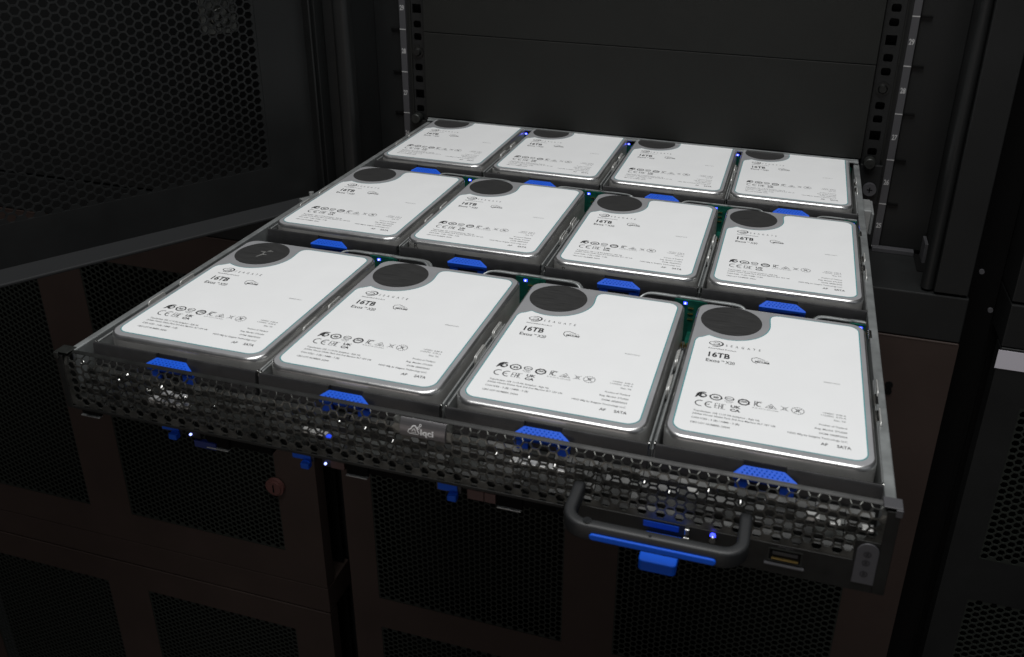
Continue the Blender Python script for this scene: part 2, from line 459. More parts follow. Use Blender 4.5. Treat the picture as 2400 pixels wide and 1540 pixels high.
# cabinets that carry those doors
left_cab = empty('left_cabinet', (-0.48, 0.3, -1.45), 'dark closed cabinet left of the open rack behind the open door', 'cabinet')
perf_door(left_cab, 'upper brown-black perforated door', -805, -160, -136.5, -619, [(-451, -212, -570, -185), (-760, -514, -570, -185)], M['brownblk'])
perf_door(left_cab, 'lower brown-black perforated door', -805, -160, -664.5, -1400, [(-451, -212, -1240, -706), (-760, -514, -1240, -706)], M['brownblk'])
b = bmesh.new()
mbox(b, -805, -160, 282, 900, -135, -90.5); mbox(b, -805, -160, 345, 900, -1450, -135)
q = obj('cabinet_body', b, M['black'], left_cab, bevel=0.001); q.location = -left_cab.location
b = bmesh.new(); mbox(b, -805, -160, 282.3, 340, -662.5, -620.5)
q = obj('middle_rail', b, M['brownblk'], left_cab, bevel=0.0015); q.location = -left_cab.location
b = bmesh.new(); mbox(b, -805, -160, 284, 900, -88.5, 700)
q = obj('upper_door', b, M['black'], left_cab, bevel=0.001); q.location = -left_cab.location
b = bmesh.new(); cyl(b, (-0.205, YD + 0.001, -0.505), (0, -1, 0), 0.011, 0.006, 28); cyl(b, (-0.205, YD - 0.005, -0.505), (0, -1, 0), 0.009, 0.001, 24)
b.free()
right_cab = empty('right_cabinet', (0.87, 0.3, -1.45), 'dark closed cabinet right of the open rack beyond the black gap', 'cabinet')
perf_door(right_cab, 'black perforated door under the sticker', 550, 1190, -133.5, -1050, [(578, 830, -368, -185), (578, 830, -1000, -414)], M['black'])
b = bmesh.new()
mbox(b, 550, 1190, 282, 900, -132, -90.5); mbox(b, 550, 1190, 345, 900, -1450, -132)
q = obj('cabinet_body', b, M['black'], right_cab, bevel=0.001); q.location = -right_cab.location
b = bmesh.new(); mbox(b, 550, 1190, 284, 900, -88.5, 700)
q = obj('upper_door', b, M['black'], right_cab, bevel=0.001); q.location = -right_cab.location
b = bmesh.new(); mbox(b, 517, 549, 330, 336, -1450, 700)  # near-black sheet stands in for the darkness of the gap
for (x, z) in ((521, -64), (535, -99.5)): cyl(b, (x * MM, 0.286, z * MM), (0, -1, 0), 0.0022, 0.002, 12, 1)
q = obj('gap_shade_sheet', b, [M['void'], M['strip']], right_cab); q.location = -right_cab.location
# body of our own rack below the ledge
b = bmesh.new(); mbox(b, -124, 516, 345, 900, -1450, -136); robj('lower_bay', b, M['void'], rack)
b = bmesh.new(); mbox(b, 548.7, 640, 281.3, 281.7, -153.8, -135.3)
tag(obj('sticker', b, M['paper']), 'blank white sticker at the right picture edge on the right cabinet door', 'sticker')
b = bmesh.new(); cyl(b, (-0.2165, 0.2805, -0.4655), (0, -1, 0), 0.0125, 0.004, 28); cyl(b, (-0.2165, 0.2765, -0.4655), (0, -1, 0), 0.0095, 0.002, 24)
mbox(b, -217.2, -215.8, 273.6, 274.6, -471, -460, 1)
KNOB = b

# ---- the open door, standing out to the left
T_D = 0.835
def scale_cam(p): return CAM + (Vector(p) - CAM) * T_D
dd = Vector((0.5244, 0.85147, 0)); nn = Vector((dd.y, -dd.x, 0))
A2 = scale_cam((-0.39655, 0.1226, -0.130))        # foot of the mesh plane at the picture's left edge
ZB = A2.z
def dmap(s, z, w): # s along the door, z world height, w away from the viewer
    return A2 + dd * s - nn * w + Vector((0, 0, z - ZB))
def zsc(z): return CAM.z + (z - CAM.z) * T_D
S1 = 0.300 * T_D; SH = 0.361 * T_D
zb_mesh = zsc(-0.083)
door = bpy.data.objects.new('open_door', None); COL.objects.link(door); door.empty_display_size = 0.01
DW = dmap(0.1, ZB, 0); door.parent = rack; door.location = DW - rack.location; door['label'] = 'open black perforated upper door swung out'
d_o = 9.56 * MM * T_D
R_o = d_o / math.sqrt(3)
cells = []
ncol = int((S1 + 0.42) / (1.5 * R_o))
for i in range(-1, ncol):
    u = S1 - R_o - 1.5 * R_o * i
    off = 0 if i % 2 == 0 else d_o / 2
    for j in range(-1, 48):
        cells.append((u, zb_mesh + d_o / 2 + off + j * d_o, i >= 0 and j >= 0))
b = bmesh.new(); hexsheet(b, cells, d_o, 0.0015, 0.0018, lambda u, v, w: dmap(u, v, w + 0.0005))
q = obj('perforated_sheet', b, M['black'], door); q.location = -DW
b = bmesh.new()
def dbox(bm, s0, s1, z0, z1, w0, w1, mi=0):
    vs = [dmap(s, z, w) for z in (z0, z1) for w in (w0, w1) for s in (s0, s1)]
    v = [bm.verts.new(p) for p in vs]
    for f in ((0, 2, 3, 1), (4, 5, 7, 6), (0, 1, 5, 4), (2, 6, 7, 3), (0, 4, 6, 2), (1, 3, 7, 5)): bm.faces.new([v[i] for i in f]).material_index = mi
dbox(b, S1 + 0.0012, SH, ZB + 0.002, 0.75, 0.0, 0.002)
dbox(b, -0.5, S1 + 0.0012, ZB + 0.002, zb_mesh + 0.0005, 0.0, 0.002)
q = obj('door_frame', b, M['black'], door); q.location = -DW
b = bmesh.new(); dbox(b, -0.5, SH - 0.002, ZB - 0.0012, ZB + 0.002, -0.0315, 0.002)
q = obj('bottom_flange', b, M['flange'], door, bevel=0.001); q.location = -DW
b = bmesh.new(); dbox(b, SH - 0.002, SH, ZB + 0.0025, 0.75, -0.012, 0.002)
q = obj('hinge_flange', b, M['black'], door, bevel=0.0006); q.location = -DW
# latch housing behind the mesh
b = bmesh.new(); dbox(b, 0.205, 0.238, zsc(0.075), zsc(0.14), 0.008, 0.02)
cc = dmap(0.222, zsc(0.093), 0.0075)
cyl(b, cc, nn, 0.009, 0.0035, 20); cyl(b, dmap(0.222, zsc(0.12), 0.0075), nn, 0.007, 0.003, 20)
q = obj('latch', b, M['bezel'], door, bevel=0.0008, smooth=True); q.location = -DW
b = bmesh.new()
dbox(b, SH - 0.03, SH - 0.012, ZB + 0.002, ZB + 0.006, -0.028, -0.012)
cyl(b, dmap(SH - 0.02, ZB + 0.006, -0.02), (0, 0, 1), 0.0025, 0.007, 14)
q = obj('hinge_pin', b, M['steel'], door, smooth=True); q.location = -DW

# ================================================================== THE DRAWER
dr = empty('storage_drawer', (0.1905, 0.1, -0.045), 'pulled-out black storage server drawer with mesh bezel and steel side walls', 'server drawer')
def dobj(name, bm, mats, **kw):
    o = obj(name, bm, mats, dr, **kw); o.location = -dr.location; return o
PX = 0.1085; PYS = (0.0, 0.18044, 0.35800)
b = bmesh.new(); mbox(b, -31, 412, -136, 620, -44.2, -43.2); dobj('floor_pan', b, M['chassis'])
for x0, x1 in ((-31, -26.8), (407.0, 412.2)):
    b = bmesh.new(); mbox(b, x0, x1, -144, 620, -38.0, -3.2); dobj('side_wall', b, M['chassis'], bevel=0.0006)
# steel pips along the top of the right wall
for yy in (-62, -78, 12, 128, 112, 178, 300, 284):
    b = bmesh.new(); cyl(b, (0.4075, yy * MM, -0.0045), (0, 1, 0), 0.0016, 0.010, 10); dobj('spring_pin', b, M['chrome'], smooth=True)
# fixed top lid whose lip shows behind the last row
b = bmesh.new(); mbox(b, -30, 411, 366, 620, 0.2, 1.4)
mbox(b, -30, 411, 364.4, 366, -1.6, 1.4)
dobj('top_lid', b, M['chassis'], bevel=0.0006)
b = bmesh.new(); tube(b, [(-0.030, 0.3638, -0.0012), (0.411, 0.3638, -0.0012)], 0.0012, 8); dobj('lid_lip', b, M['chassis'], smooth=True)
# mounting ears and thumb screws
for s in (-1, 1):
    b = bmesh.new()
    if s > 0: mbox(b, 413.5, 434, 366.5, 370.5, -42, -3)
    else: mbox(b, -52, -32.5, 366.5, 370.5, -42, -3)
    dobj('mounting_ear', b, M['black'], bevel=0.0006)
    xk = 421.3 if s > 0 else -42.8
    b = bmesh.new(); cyl(b, (xk * MM, 0.369, -0.0005), (0, -1, 0), 0.0058, 0.009, 24, r2=0.0052); dobj('thumb_screw', b, M['dimsteel'], smooth=True, bevel=0.0008)
    xk = 425.0 if s > 0 else -46.0
    b = bmesh.new(); cyl(b, (xk * MM, 0.3664, -0.0262), (0, -1, 0), 0.0062, 0.005, 24)
    mbox(b, xk - 2.6, xk + 2.6, 361.2, 361.6, -26.7, -25.7, 1); mbox(b, xk - 0.5, xk + 0.5, 361.1, 361.5, -28.8, -23.6, 1)
    dobj('captive_screw', b, [M['strip'], M['void']], smooth=True)
b = bmesh.new(); mbox(b, 413.0, 421.5, 270, 300, -37, -14.5); mbox(b, 421.5, 423.5, 268, 302, -36, -16)
dobj('slide_bracket', b, M['steel'], bevel=0.002)

# circuit boards, LEDs and retaining brackets behind each row
for r in range(3):
    y0 = PYS[r] * 1000
    for c in range(4):
        x0 = c * 108.5
        yy = y0 + 28.5 if r < 2 else y0 + 4.5
        pcb = bmesh.new()
        if r < 2: mbox(pcb, x0 + 70, x0 + (91 if c < 3 else 80), yy, yy + 1.5, -34, -3.5)
        else: mbox(pcb, x0 + 78.5, x0 + (86.5 if c < 3 else 80), 361.0, 362.2, -30, -6)
        mbox(pcb, x0 + 79.8, x0 + (86 if c < 3 else 80.4), yy - 18 if r < 2 else 345, yy - 0.2 if r < 2 else 360.8, -27.5, -26)
        q = dobj('circuit_board', pcb, M['pcb'])
        zl = -5.6 if r < 2 else -4.2; xl = x0 + (77.0 if r < 2 else 81.5); yl = yy - 0.1 if r < 2 else 360.4
        if not (r == 2 and c == 3):
            b = bmesh.new(); cyl(b, (xl * MM, yl * MM, zl * MM), (0, -1, 0), 0.0006, 0.0009, 14)
            e = obj('led_core', b, M['ledcore'], q, smooth=True)
            b = bmesh.new(); mbox(b, xl - 1.2, xl + 1.2, yl - 0.35, yl - 0.05, zl - 0.8, zl + 0.8)
            e = obj('led_body', b, M['led'], q)
        if r < 2:
            b = bmesh.new()
            for k in range(5): mbox(b, x0 + 78.5 + 1.6 * k, x0 + 79.5 + 1.6 * k, yy - 22, yy - 19, -26.5, -24) if c < 3 else None
            for k in range(3): mbox(b, x0 + 79.0, x0 + 82.5, yy - 0.9, yy - 0.3, -9 - 4 * k, -8.4 - 4 * k)
            if c < 3: obj('contacts', b, M['gold'], q)
            else: obj('contacts', b, M['gold'], q)
    if r < 2:
        for c in range(4):
            x0 = c * 108.5
            pts = [(x0 + 46.5, y0 + 21.5, -6), (x0 + 49, y0 + 25.5, -3.5), (x0 + 54, y0 + 29, -2.6), (x0 + 69, y0 + 29.3, -2.6), (x0 + 73, y0 + 31.5, -3.4), (x0 + 80, y0 + 31.8, -3.6)]
            if c < 3: pts += [(x0 + 86, y0 + 31.4, -3.5), (x0 + 90, y0 + 29.4, -2.8), (x0 + 107, y0 + 29.0, -2.6), (x0 + 114, y0 + 26.5, -3.0), (x0 + 118.5, y0 + 21.5, -6)]
            b = bmesh.new(); P = smooth_path([Vector(p) * MM for p in pts], 6)
            tube(b, P, 0.0008, 8)
            # sheet hanging from the rolled edge
            lo = [p + Vector((0, 0.0012, -0.0005)) for p in P]
            for i in range(len(lo) - 1):
                f = [b.verts.new(v) for v in (lo[i], lo[i + 1], lo[i + 1] + Vector((0, 0.006, -0.0015)), lo[i] + Vector((0, 0.006, -0.0015)))]
                b.faces.new(f)
            dobj('retaining_bracket', b, M['chassis'], smooth=True)
# row divider sheets and floor ribs seen between the drives
for c in range(1, 4):
    x = c * 108.5 - 25.6
    for r in range(3):
        b = bmesh.new(); mbox(b, x - 0.5, x + 0.5, PYS[r] * 1000 - 128, PYS[r] * 1000 - 34, -42, -9)
        dobj('divider', b, M['chassis'])

# ---- bezel
YF = -0.151
def bmapf(u, v, w):
    """v runs down the face; the top edge rolls back to the drawer"""
    if v >= 0.0076: return Vector((u, YF + w, -v))
    Rr = 0.008; cyy = YF + Rr; czz = -0.0076
    th = (0.0076 - v) / Rr
    if th <= 1.047: return Vector((u, cyy - (Rr - w) * math.cos(th), czz + (Rr - w) * math.sin(th)))
    e = (th - 1.047) * Rr; return Vector((u, cyy - (Rr - w) * 0.5 + e * 0.93, czz + (Rr - w) * 0.866 + e * 0.3))
d_b = 5.167 * MM; R_b = d_b / math.sqrt(3)
cells = []
for j in range(-8, 95):
    x = 0.3808 - 1.5 * R_b * j
    if x < -0.0275 or x > 0.4085: continue
    for k in range(-2, 9):
        v = 0.0073 + d_b * k + (0 if j % 2 == 0 else d_b / 2)
        if v < 0.0005 or (v > 0.0335 and x < 0.262) or v > 0.047: continue
        hole = v > 0.0009 and v < 0.0325 and -0.0245 < x < 0.4065
        if x > 0.262 and v > 0.0305: hole = False
        if x > 0.3945 and v > 0.0188: hole = False
        if 0.1735 < x < 0.2028 and v < 0.0105: hole = False
        cells.append((x, v, hole))
b = bmesh.new(); hexsheet(b, cells, d_b, 0.00090, 0.0007, lambda u, v, w: bmapf(u, v, w))
bez = dobj('bezel', b, M['bezel'])
def bobj(name, bm, mats, **kw): return obj(name, bm, mats, bez, **kw)
b = bmesh.new()
# top flange, ends, bottom rail
prof = [(v, -0.0003) for v in [-0.0019, -0.0013, -0.0008, -0.0002, 0.0004]]
for x0, x1 in ((-0.031, 0.413),):
    for (va, wa), (vb, wb) in zip(prof, prof[1:]):
        f = [b.verts.new(bmapf(x, v, w)) for x, v, w in ((x0, va, wa), (x1, va, wa), (x1, vb, wb), (x0, vb, wb))]
        b.faces.new(f)
mbox(b, -31, -26.8, -151.3, -144, -36, -1.6); mbox(b, 407.5, 413, -151.3, -144, -48.5, -1.6)
mbox(b, -26.8, 262, -151.35, -150, -36, -34.2); mbox(b, 262, 407.5, -151.35, -150, -48.5, -31.6)
mbox(b, 396.8, 407.5, -151.4, -150.0, -31.4, -19.8)
mbox(b, -31, 262, -149.8, -144, -36.4, -35.8); mbox(b, 262, 413, -149.8, -142, -48.5, -48.0)
bobj('bezel_frame', b, M['bezelframe'], bevel=0.0004)
for x0, x1 in ((-31.5, -23), (405.5, 413.6)):
    b = bmesh.new(); mbox(b, x0, x1, -151.0, -143.6, -0.2, 0.5); mbox(b, x0 if x0 < 0 else x1 - 3, x0 + 3 if x0 < 0 else x1, -152.2, -151.2, -3.6, 0.4)
    bobj('corner_bracket', b, M['dimsteel'] if x0 < 0 else M['strip'], bevel=0.0004)
# logo plate
b = bmesh.new()
vs_ = [0.0010 + 0.0009 * k for k in range(11)]
fr = [[b.verts.new(bmapf(x, v, -0.0012)) for v in vs_] for x in (0.1762, 0.2008)]; bk = [[b.verts.new(bmapf(x, v, 0.0004)) for v in vs_] for x in (0.1762, 0.2008)]
for k in range(10):
    b.faces.new((fr[0][k], fr[0][k + 1], fr[1][k + 1], fr[1][k])); b.faces.new((fr[1][k], fr[1][k + 1], bk[1][k + 1], bk[1][k])); b.faces.new((bk[0][k], bk[0][k + 1], fr[0][k + 1], fr[0][k]))
b.faces.new((fr[0][0], fr[1][0], bk[1][0], bk[0][0])); b.faces.new((fr[1][10], fr[0][10], bk[0][10], bk[1][10]))
bobj('logo_plate', b, M['plate'], bevel=0.0003)
LM = Matrix(((1, 0, 0, 0), (0, 0, -1, -0.1528), (0, 1, 0, 0), (0, 0, 0, 1)))
b = bmesh.new()
cl = [(181.6, -7.9), (181.0, -7.2), (181.5, -6.2), (182.6, -5.6), (183.3, -4.4), (184.5, -4.0), (185.7, -4.9), (186.3, -6.2), (187.0, -7.2), (186.4, -7.9)]
stroke(b, cl, 0.45, 0, 0, True, LM)
stroke(b, [(182.9, -7.2), (183.4, -6.2), (184.4, -5.4), (185.1, -6.6), (185.4, -7.2)], 0.3, 0, 0, True, LM)
for cx_, cz_ in ((187.4, -3.6), (186.6, -4.8)): stroke(b, arc(cx_, cz_, 0.5, 0.5, 0, 360, 12)[:-1], 0.22, 0, 0, True, LM)
put_text(b, 'iqci', 187.6, 194.6, -7.9, 3.0, bold=0.03, mtx=LM)
for v_ in b.verts: v_.co = bmapf(v_.co.x, -v_.co.z, -0.0013)
bobj('logo_lettering', b, M['platetext'])
# usb port
b = bmesh.new()
mbox(b, 360.2, 375.6, -151.9, -151.2, -34.2, -33.6); mbox(b, 360.2, 375.6, -151.9, -151.2, -41.0, -40.4)
mbox(b, 360.2, 360.8, -151.9, -151.2, -40.4, -34.2); mbox(b, 375.0, 375.6, -151.9, -151.2, -40.4, -34.2)
mbox(b, 360.8, 375.0, -151.42, -151.38, -40.4, -34.2, 1)
mbox(b, 362.2, 373.6, -151.9, -151.45, -37.0, -35.4, 2)
mbox(b, 362.0, 374.0, -152.2, -151.45, -39.6, -38.7, 3)
mbox(b, 359.0, 377.0, -153.0, -151.4, -42.6, -42.0, 4)
bobj('usb_port', b, [M['dimsteel'], M['void'], M['traybar'], M['gold'], M['strip']])
b = bmesh.new()
UM = Matrix(((1, 0, 0, 0), (0, 0, -1, -0.15155), (0, 1, 0, 0), (0, 0, 0, 1)))
stroke(b, [(365.2, -32.4), (371.0, -32.4)], 0.35, 0, 0, False, UM); stroke(b, [(366.2, -32.4), (367.6, -31.5), (369, -31.5)], 0.3, 0, 0, False, UM); stroke(b, [(367.4, -32.4), (368.4, -33.1), (369.6, -33.1)], 0.3, 0, 0, False, UM)
stroke(b, arc(365.0, -32.4, 0.5, 0.5, 0, 360, 10)[:-1], 0.3, 0, 0, True, UM)
bobj('usb_symbol', b, M['strip'])
# status window, rounded top
b = bmesh.new()
TM = Matrix(((1, 0, 0, 0), (0, 0, -1, -0.1514), (0, 1, 0, 0), (0, 0, 0, 1)))
pts = [(397.9 * MM, -43.3 * MM), (407.5 * MM, -43.3 * MM)] + [(402.7 * MM + 4.8 * MM * math.cos(a), -25.2 * MM + 4.8 * MM * math.sin(a)) for a in [math.pi * k / 14 for k in range(15)]]
prism(b, pts, 0.0, 0.0009, mtx=TM)
bobj('status_window', b, M['tag'], bevel=0.0003)
b = bmesh.new(); TM2 = Matrix(((1, 0, 0, 0), (0, 0, -1, -0.15245), (0, 1, 0, 0), (0, 0, 0, 1)))
for zc in (-26.2, -31.0, -37.4):
    stroke(b, arc(402.6, zc, 1.5, 1.4, 0, 360, 16)[:-1], 0.45, 0, 0, True, TM2)
    poly(b, [(402.0, zc - 0.7), (403.2, zc - 0.7), (403.2, zc + 0.7), (402.0, zc + 0.7)], 0, 0, TM2)
bobj('status_symbol', b, M['tagmark'])
b = bmesh.new(); cyl(b, (0.3345, -0.1514, -0.0352), (0, -1, 0), 0.0024, 0.0022, 20, r2=0.0016); e = bobj('power_led', b, M['chrome'], smooth=True)
b = bmesh.new(); cyl(b, (0.3345, -0.1515, -0.0335), (0, -1, 0), 0.0013, 0.0012, 14); bobj('power_led_ring', b, M['led'], smooth=True)
b = bmesh.new(); mbox(b, 321.3, 323.6, -153.2, -151.4, -35.6, -32.2); mbox(b, 320.9, 324.0, -153.4, -151.4, -37.6, -36.9); bobj('lock_pin', b, M['chrome'], bevel=0.0006)
b = bmesh.new(); mbox(b, 301.5, 318.5, -151.9, -151.4, -35.8, -32.8); bobj('latch_slot', b, M['darkblue'])
# carry handle
hp = [(269.5, -150.5), (269.5, -166)] + [(278.5 + 9 * math.cos(a), -168.5 + 9 * math.sin(a)) for a in [math.pi + math.pi / 2 * k / 6 for k in range(7)]] + \
     [(339.5 + 9 * math.cos(a), -168.5 + 9 * math.sin(a)) for a in [1.5 * math.pi + math.pi / 2 * k / 6 for k in range(7)]] + [(348.5, -166), (348.5, -150.5)]
b = bmesh.new(); rings = []
sec = rrect(-2.8, 2.8, -4.4, 4.4, (1.6, 1.6, 1.6, 1.6), 3)
for i, p in enumerate(hp):
    a_ = Vector(hp[max(i - 1, 0)]); c_ = Vector(hp[min(i + 1, len(hp) - 1)]); d_ = (c_ - a_).normalized(); n_ = Vector((d_.y, -d_.x))
    rings.append([b.verts.new(((p[0] + n_.x * s[0]) * MM, (p[1] + n_.y * s[0]) * MM, (-22.3 + s[1]) * MM)) for s in sec])
for a_, c_ in zip(rings, rings[1:]):
    for i in range(len(sec)): b.faces.new((a_[i], a_[(i + 1) % len(sec)], c_[(i + 1) % len(sec)], c_[i]))
b.faces.new(rings[0][::-1]); b.faces.new(rings[-1])
bmesh.ops.recalc_face_normals(b, faces=b.faces)
hd = dobj('handle', b, M['handle'], smooth=True)
b = bmesh.new(); prism(b, [(p[0] * MM, p[1] * MM) for p in rrect(281.5, 338.0, -24.4, -21.2, (1.5,) * 4, 5)], 0, 0.0014, mtx=Matrix(((1, 0, 0, 0), (0, 0, -1, -0.1803), (0, 1, 0, 0), (0, 0, 0, 1))))
obj('grip_strip', b, M['blue'], hd, bevel=0.0005)
b = bmesh.new(); cyl(b, (0.2795, -0.1772, -0.0182), (0, 0, 1), 0.0021, 0.0009, 18); cyl(b, (0.3085, -0.1787, -0.0180), (0, 0, 1), 0.0007, 0.0005, 10)
obj('handle_screw', b, M['chrome'], hd, smooth=True)
b = bmesh.new()
prism(b, [(p[0] * MM, p[1] * MM) for p in rrect(303.0, 320.5, -172, -151.6, (2, 2, 0.5, 0.5), 4)], -0.0445, -0.0385)
dobj('release_tab', b, M['blue'], bevel=0.0009, smooth=True)
# fittings hanging below the bezel's lower edge
YU = -140
for k, (xt, zt) in enumerate(((27.8, -51.1), (112.0, -52.3), (198.3, -53.6))):
    b = bmesh.new(); mbox(b, xt - 2.6, xt + 2.6, YU - 1, YU + 3, zt - 2.1, zt + 1.6); dobj('lower_tab', b, M['blue'], bevel=0.0006)
    b = bmesh.new(); mbox(b, xt - 10, xt + 4, YU + 3.2, YU + 6, zt + 0.5, -45.5); mbox(b, xt - 9, xt + 2, YU + 2.6, YU + 3.1, zt + 1.5, -46.5, 1); dobj('tab_mount', b, [M['traybar'], M['blue']])
for xl, zl in ((41.2, -46.2), (125.7, -47.2)):
    b = bmesh.new(); cyl(b, (xl * MM, (YU - 1) * MM, zl * MM), (0, -1, 0), 0.0007, 0.0008, 16); q = dobj('lower_led', b, M['ledcore'], smooth=True)
    b = bmesh.new(); mbox(b, xl - 3, xl + 5, YU + 0.2, YU + 2, zl - 3.2, -45.2); dobj('led_mount', b, M['black'])
for x0, x1, zz in ((-34, -21.3, -48.7), (50, 64, -53.4), (137, 149.7, -52.6), (223.4, 236.7, -53.1)):
    b = bmesh.new(); mbox(b, x0, x1, YU - 1, YU + 2, zz - 0.4, zz + 0.3); dobj('steel_lip', b, M['steel'], bevel=0.0003)
    b = bmesh.new(); mbox(b, x0 - 2, x1 + 26, YU + 2.2, YU + 9, zz + 1.5, -45.2); mbox(b, x0, x1, YU + 0.5, YU + 2.2, zz + 0.3, -45.2); dobj('lip_hanger', b, M['void'])
b = bmesh.new(); mbox(b, 42, 56, YU - 0.5, YU + 1.8, -54.8, -50.5); dobj('lower_tab_cover', b, mat('dark_blue_plastic', (0.004, 0.02, 0.16), 0.5))
b = bmesh.new(); mbox(b, 207, 216.0, YU, YU + 2, -52.0, -46.2); mbox(b, 216.5, 222.5, YU, YU + 2, -52.0, -46.2); mbox(b, 128, 136, YU, YU + 2, -50.4, -45.8)
dobj('copper_shim', b, mat('dull_copper', (0.075, 0.035, 0.032), 0.5))
# steel work, with added light-catching strips, glimpsed through the mesh
rnd = random.Random(5)
b = bmesh.new()
mbox(b, -26, 407, -133.0, -132.0, -43, -25.5, 0)
for k in range(46):
    x = -20 + 9.2 * k + rnd.uniform(-2, 2); w = rnd.uniform(2, 7); z = rnd.uniform(-40, -27); h = rnd.uniform(1.0, 4.0)
    mbox(b, x, x + w, -136.5, -133.2, z, z + h, rnd.choice((0, 0, 1)))
dobj('inner_frame', b, [M['dimsteel'], M['chassis']])
b = bmesh.new()  # invented stepped ramp, sloped to catch light so the mesh cells look grey
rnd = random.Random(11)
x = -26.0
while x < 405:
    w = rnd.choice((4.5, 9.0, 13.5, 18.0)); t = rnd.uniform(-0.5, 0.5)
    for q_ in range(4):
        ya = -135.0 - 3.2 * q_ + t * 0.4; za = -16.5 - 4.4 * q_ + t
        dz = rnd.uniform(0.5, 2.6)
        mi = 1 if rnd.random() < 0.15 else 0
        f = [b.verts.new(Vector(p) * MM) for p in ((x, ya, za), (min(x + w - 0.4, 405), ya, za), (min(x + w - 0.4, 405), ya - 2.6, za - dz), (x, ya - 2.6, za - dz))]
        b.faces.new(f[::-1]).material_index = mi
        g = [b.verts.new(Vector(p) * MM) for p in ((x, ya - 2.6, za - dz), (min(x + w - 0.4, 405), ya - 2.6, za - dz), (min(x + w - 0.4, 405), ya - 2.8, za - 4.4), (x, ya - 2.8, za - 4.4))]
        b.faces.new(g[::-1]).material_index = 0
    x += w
dobj('light_catch_ramp', b, [M['innerdark'], M['dimsteel']])
for (x0, x1, z0, z1, yy) in ((24, 50, -22.9, -21.4, -149.2), (33, 50, -17.0, -16.3, -149), (118, 133, -23.0, -22.3, -149.2), (233, 262, -16.6, -15.9, -148.8), (374, 382, -16.0, -14.6, -149), (385, 391, -16.6, -15.6, -149), (399, 405, -17.5, -16.2, -148.5), (320, 327, -14.8, -14.2, -149)):  # bright strips added as glints behind the mesh
    b = bmesh.new()
    n = max(1, int((x1 - x0) / 4.4))
    for i in range(n):
        xa = x0 + (x1 - x0) * i / n
        mbox(b, xa, xa + (x1 - x0) / n * 0.8, yy, yy + 4.0, z0 - rnd.uniform(0, 1.0), z1 + rnd.uniform(-0.3, 0.6))
    dobj('glint_strip', b, M['finger'], bevel=0.0003)
for (x, z) in ((24, -15.5), (33, -13), (47, -17), (66, -18), (140, -13.5), (155, -14), (170, -19), (186, -13.2), (226, -14), (243, -12.2), (256, -14.5), (-17, -6.5), (300, -14), (312, -17), (330, -12), (5, -14), (12, -9), (345, -15), (356, -12)):
    b = bmesh.new(); cyl(b, (x * MM, -0.1475, z * MM), (0, -1, 0), 0.0014, 0.0016, 14, r2=0.0006); dobj('bezel_stud', b, M['chrome'], smooth=True)
b = bmesh.new(); cyl(b, (0.1345, -0.1490, -0.0225), (0, -1, 0), 0.0016, 0.001, 14); dobj('activity_led', b, mat('dim_blue_led', (0.02, 0.05, 0.6), 0.4, emit=(0.02, 0.08, 1.0), estr=0.8), smooth=True)

# ================================================================== TRAYS AND DRIVES
DR = [[1.6913, 1.0381, -0.0009], [-1.0264, -1.0637, -0.0018], [-0.1595, -1.5775, 0.0005], [0.0379, 1.6032, 0.0018], [-0.7265, -0.9085, -0.0004], [-2.2503, 1.8042, -0.0017], [1.3347, -0.7518, 0.0014], [0.5005, -0.1439, 0.0006], [0.0851, -0.3708, -0.0002], [0.4624, 0.3422, 0.0004], [1.4898, 0.1053, 0.0008], [-1.439, -0.0767, -0.0005]]
ROW = ('front row', 'middle row', 'back row')
COLN = ('leftmost', 'second from left', 'third from left', 'rightmost')

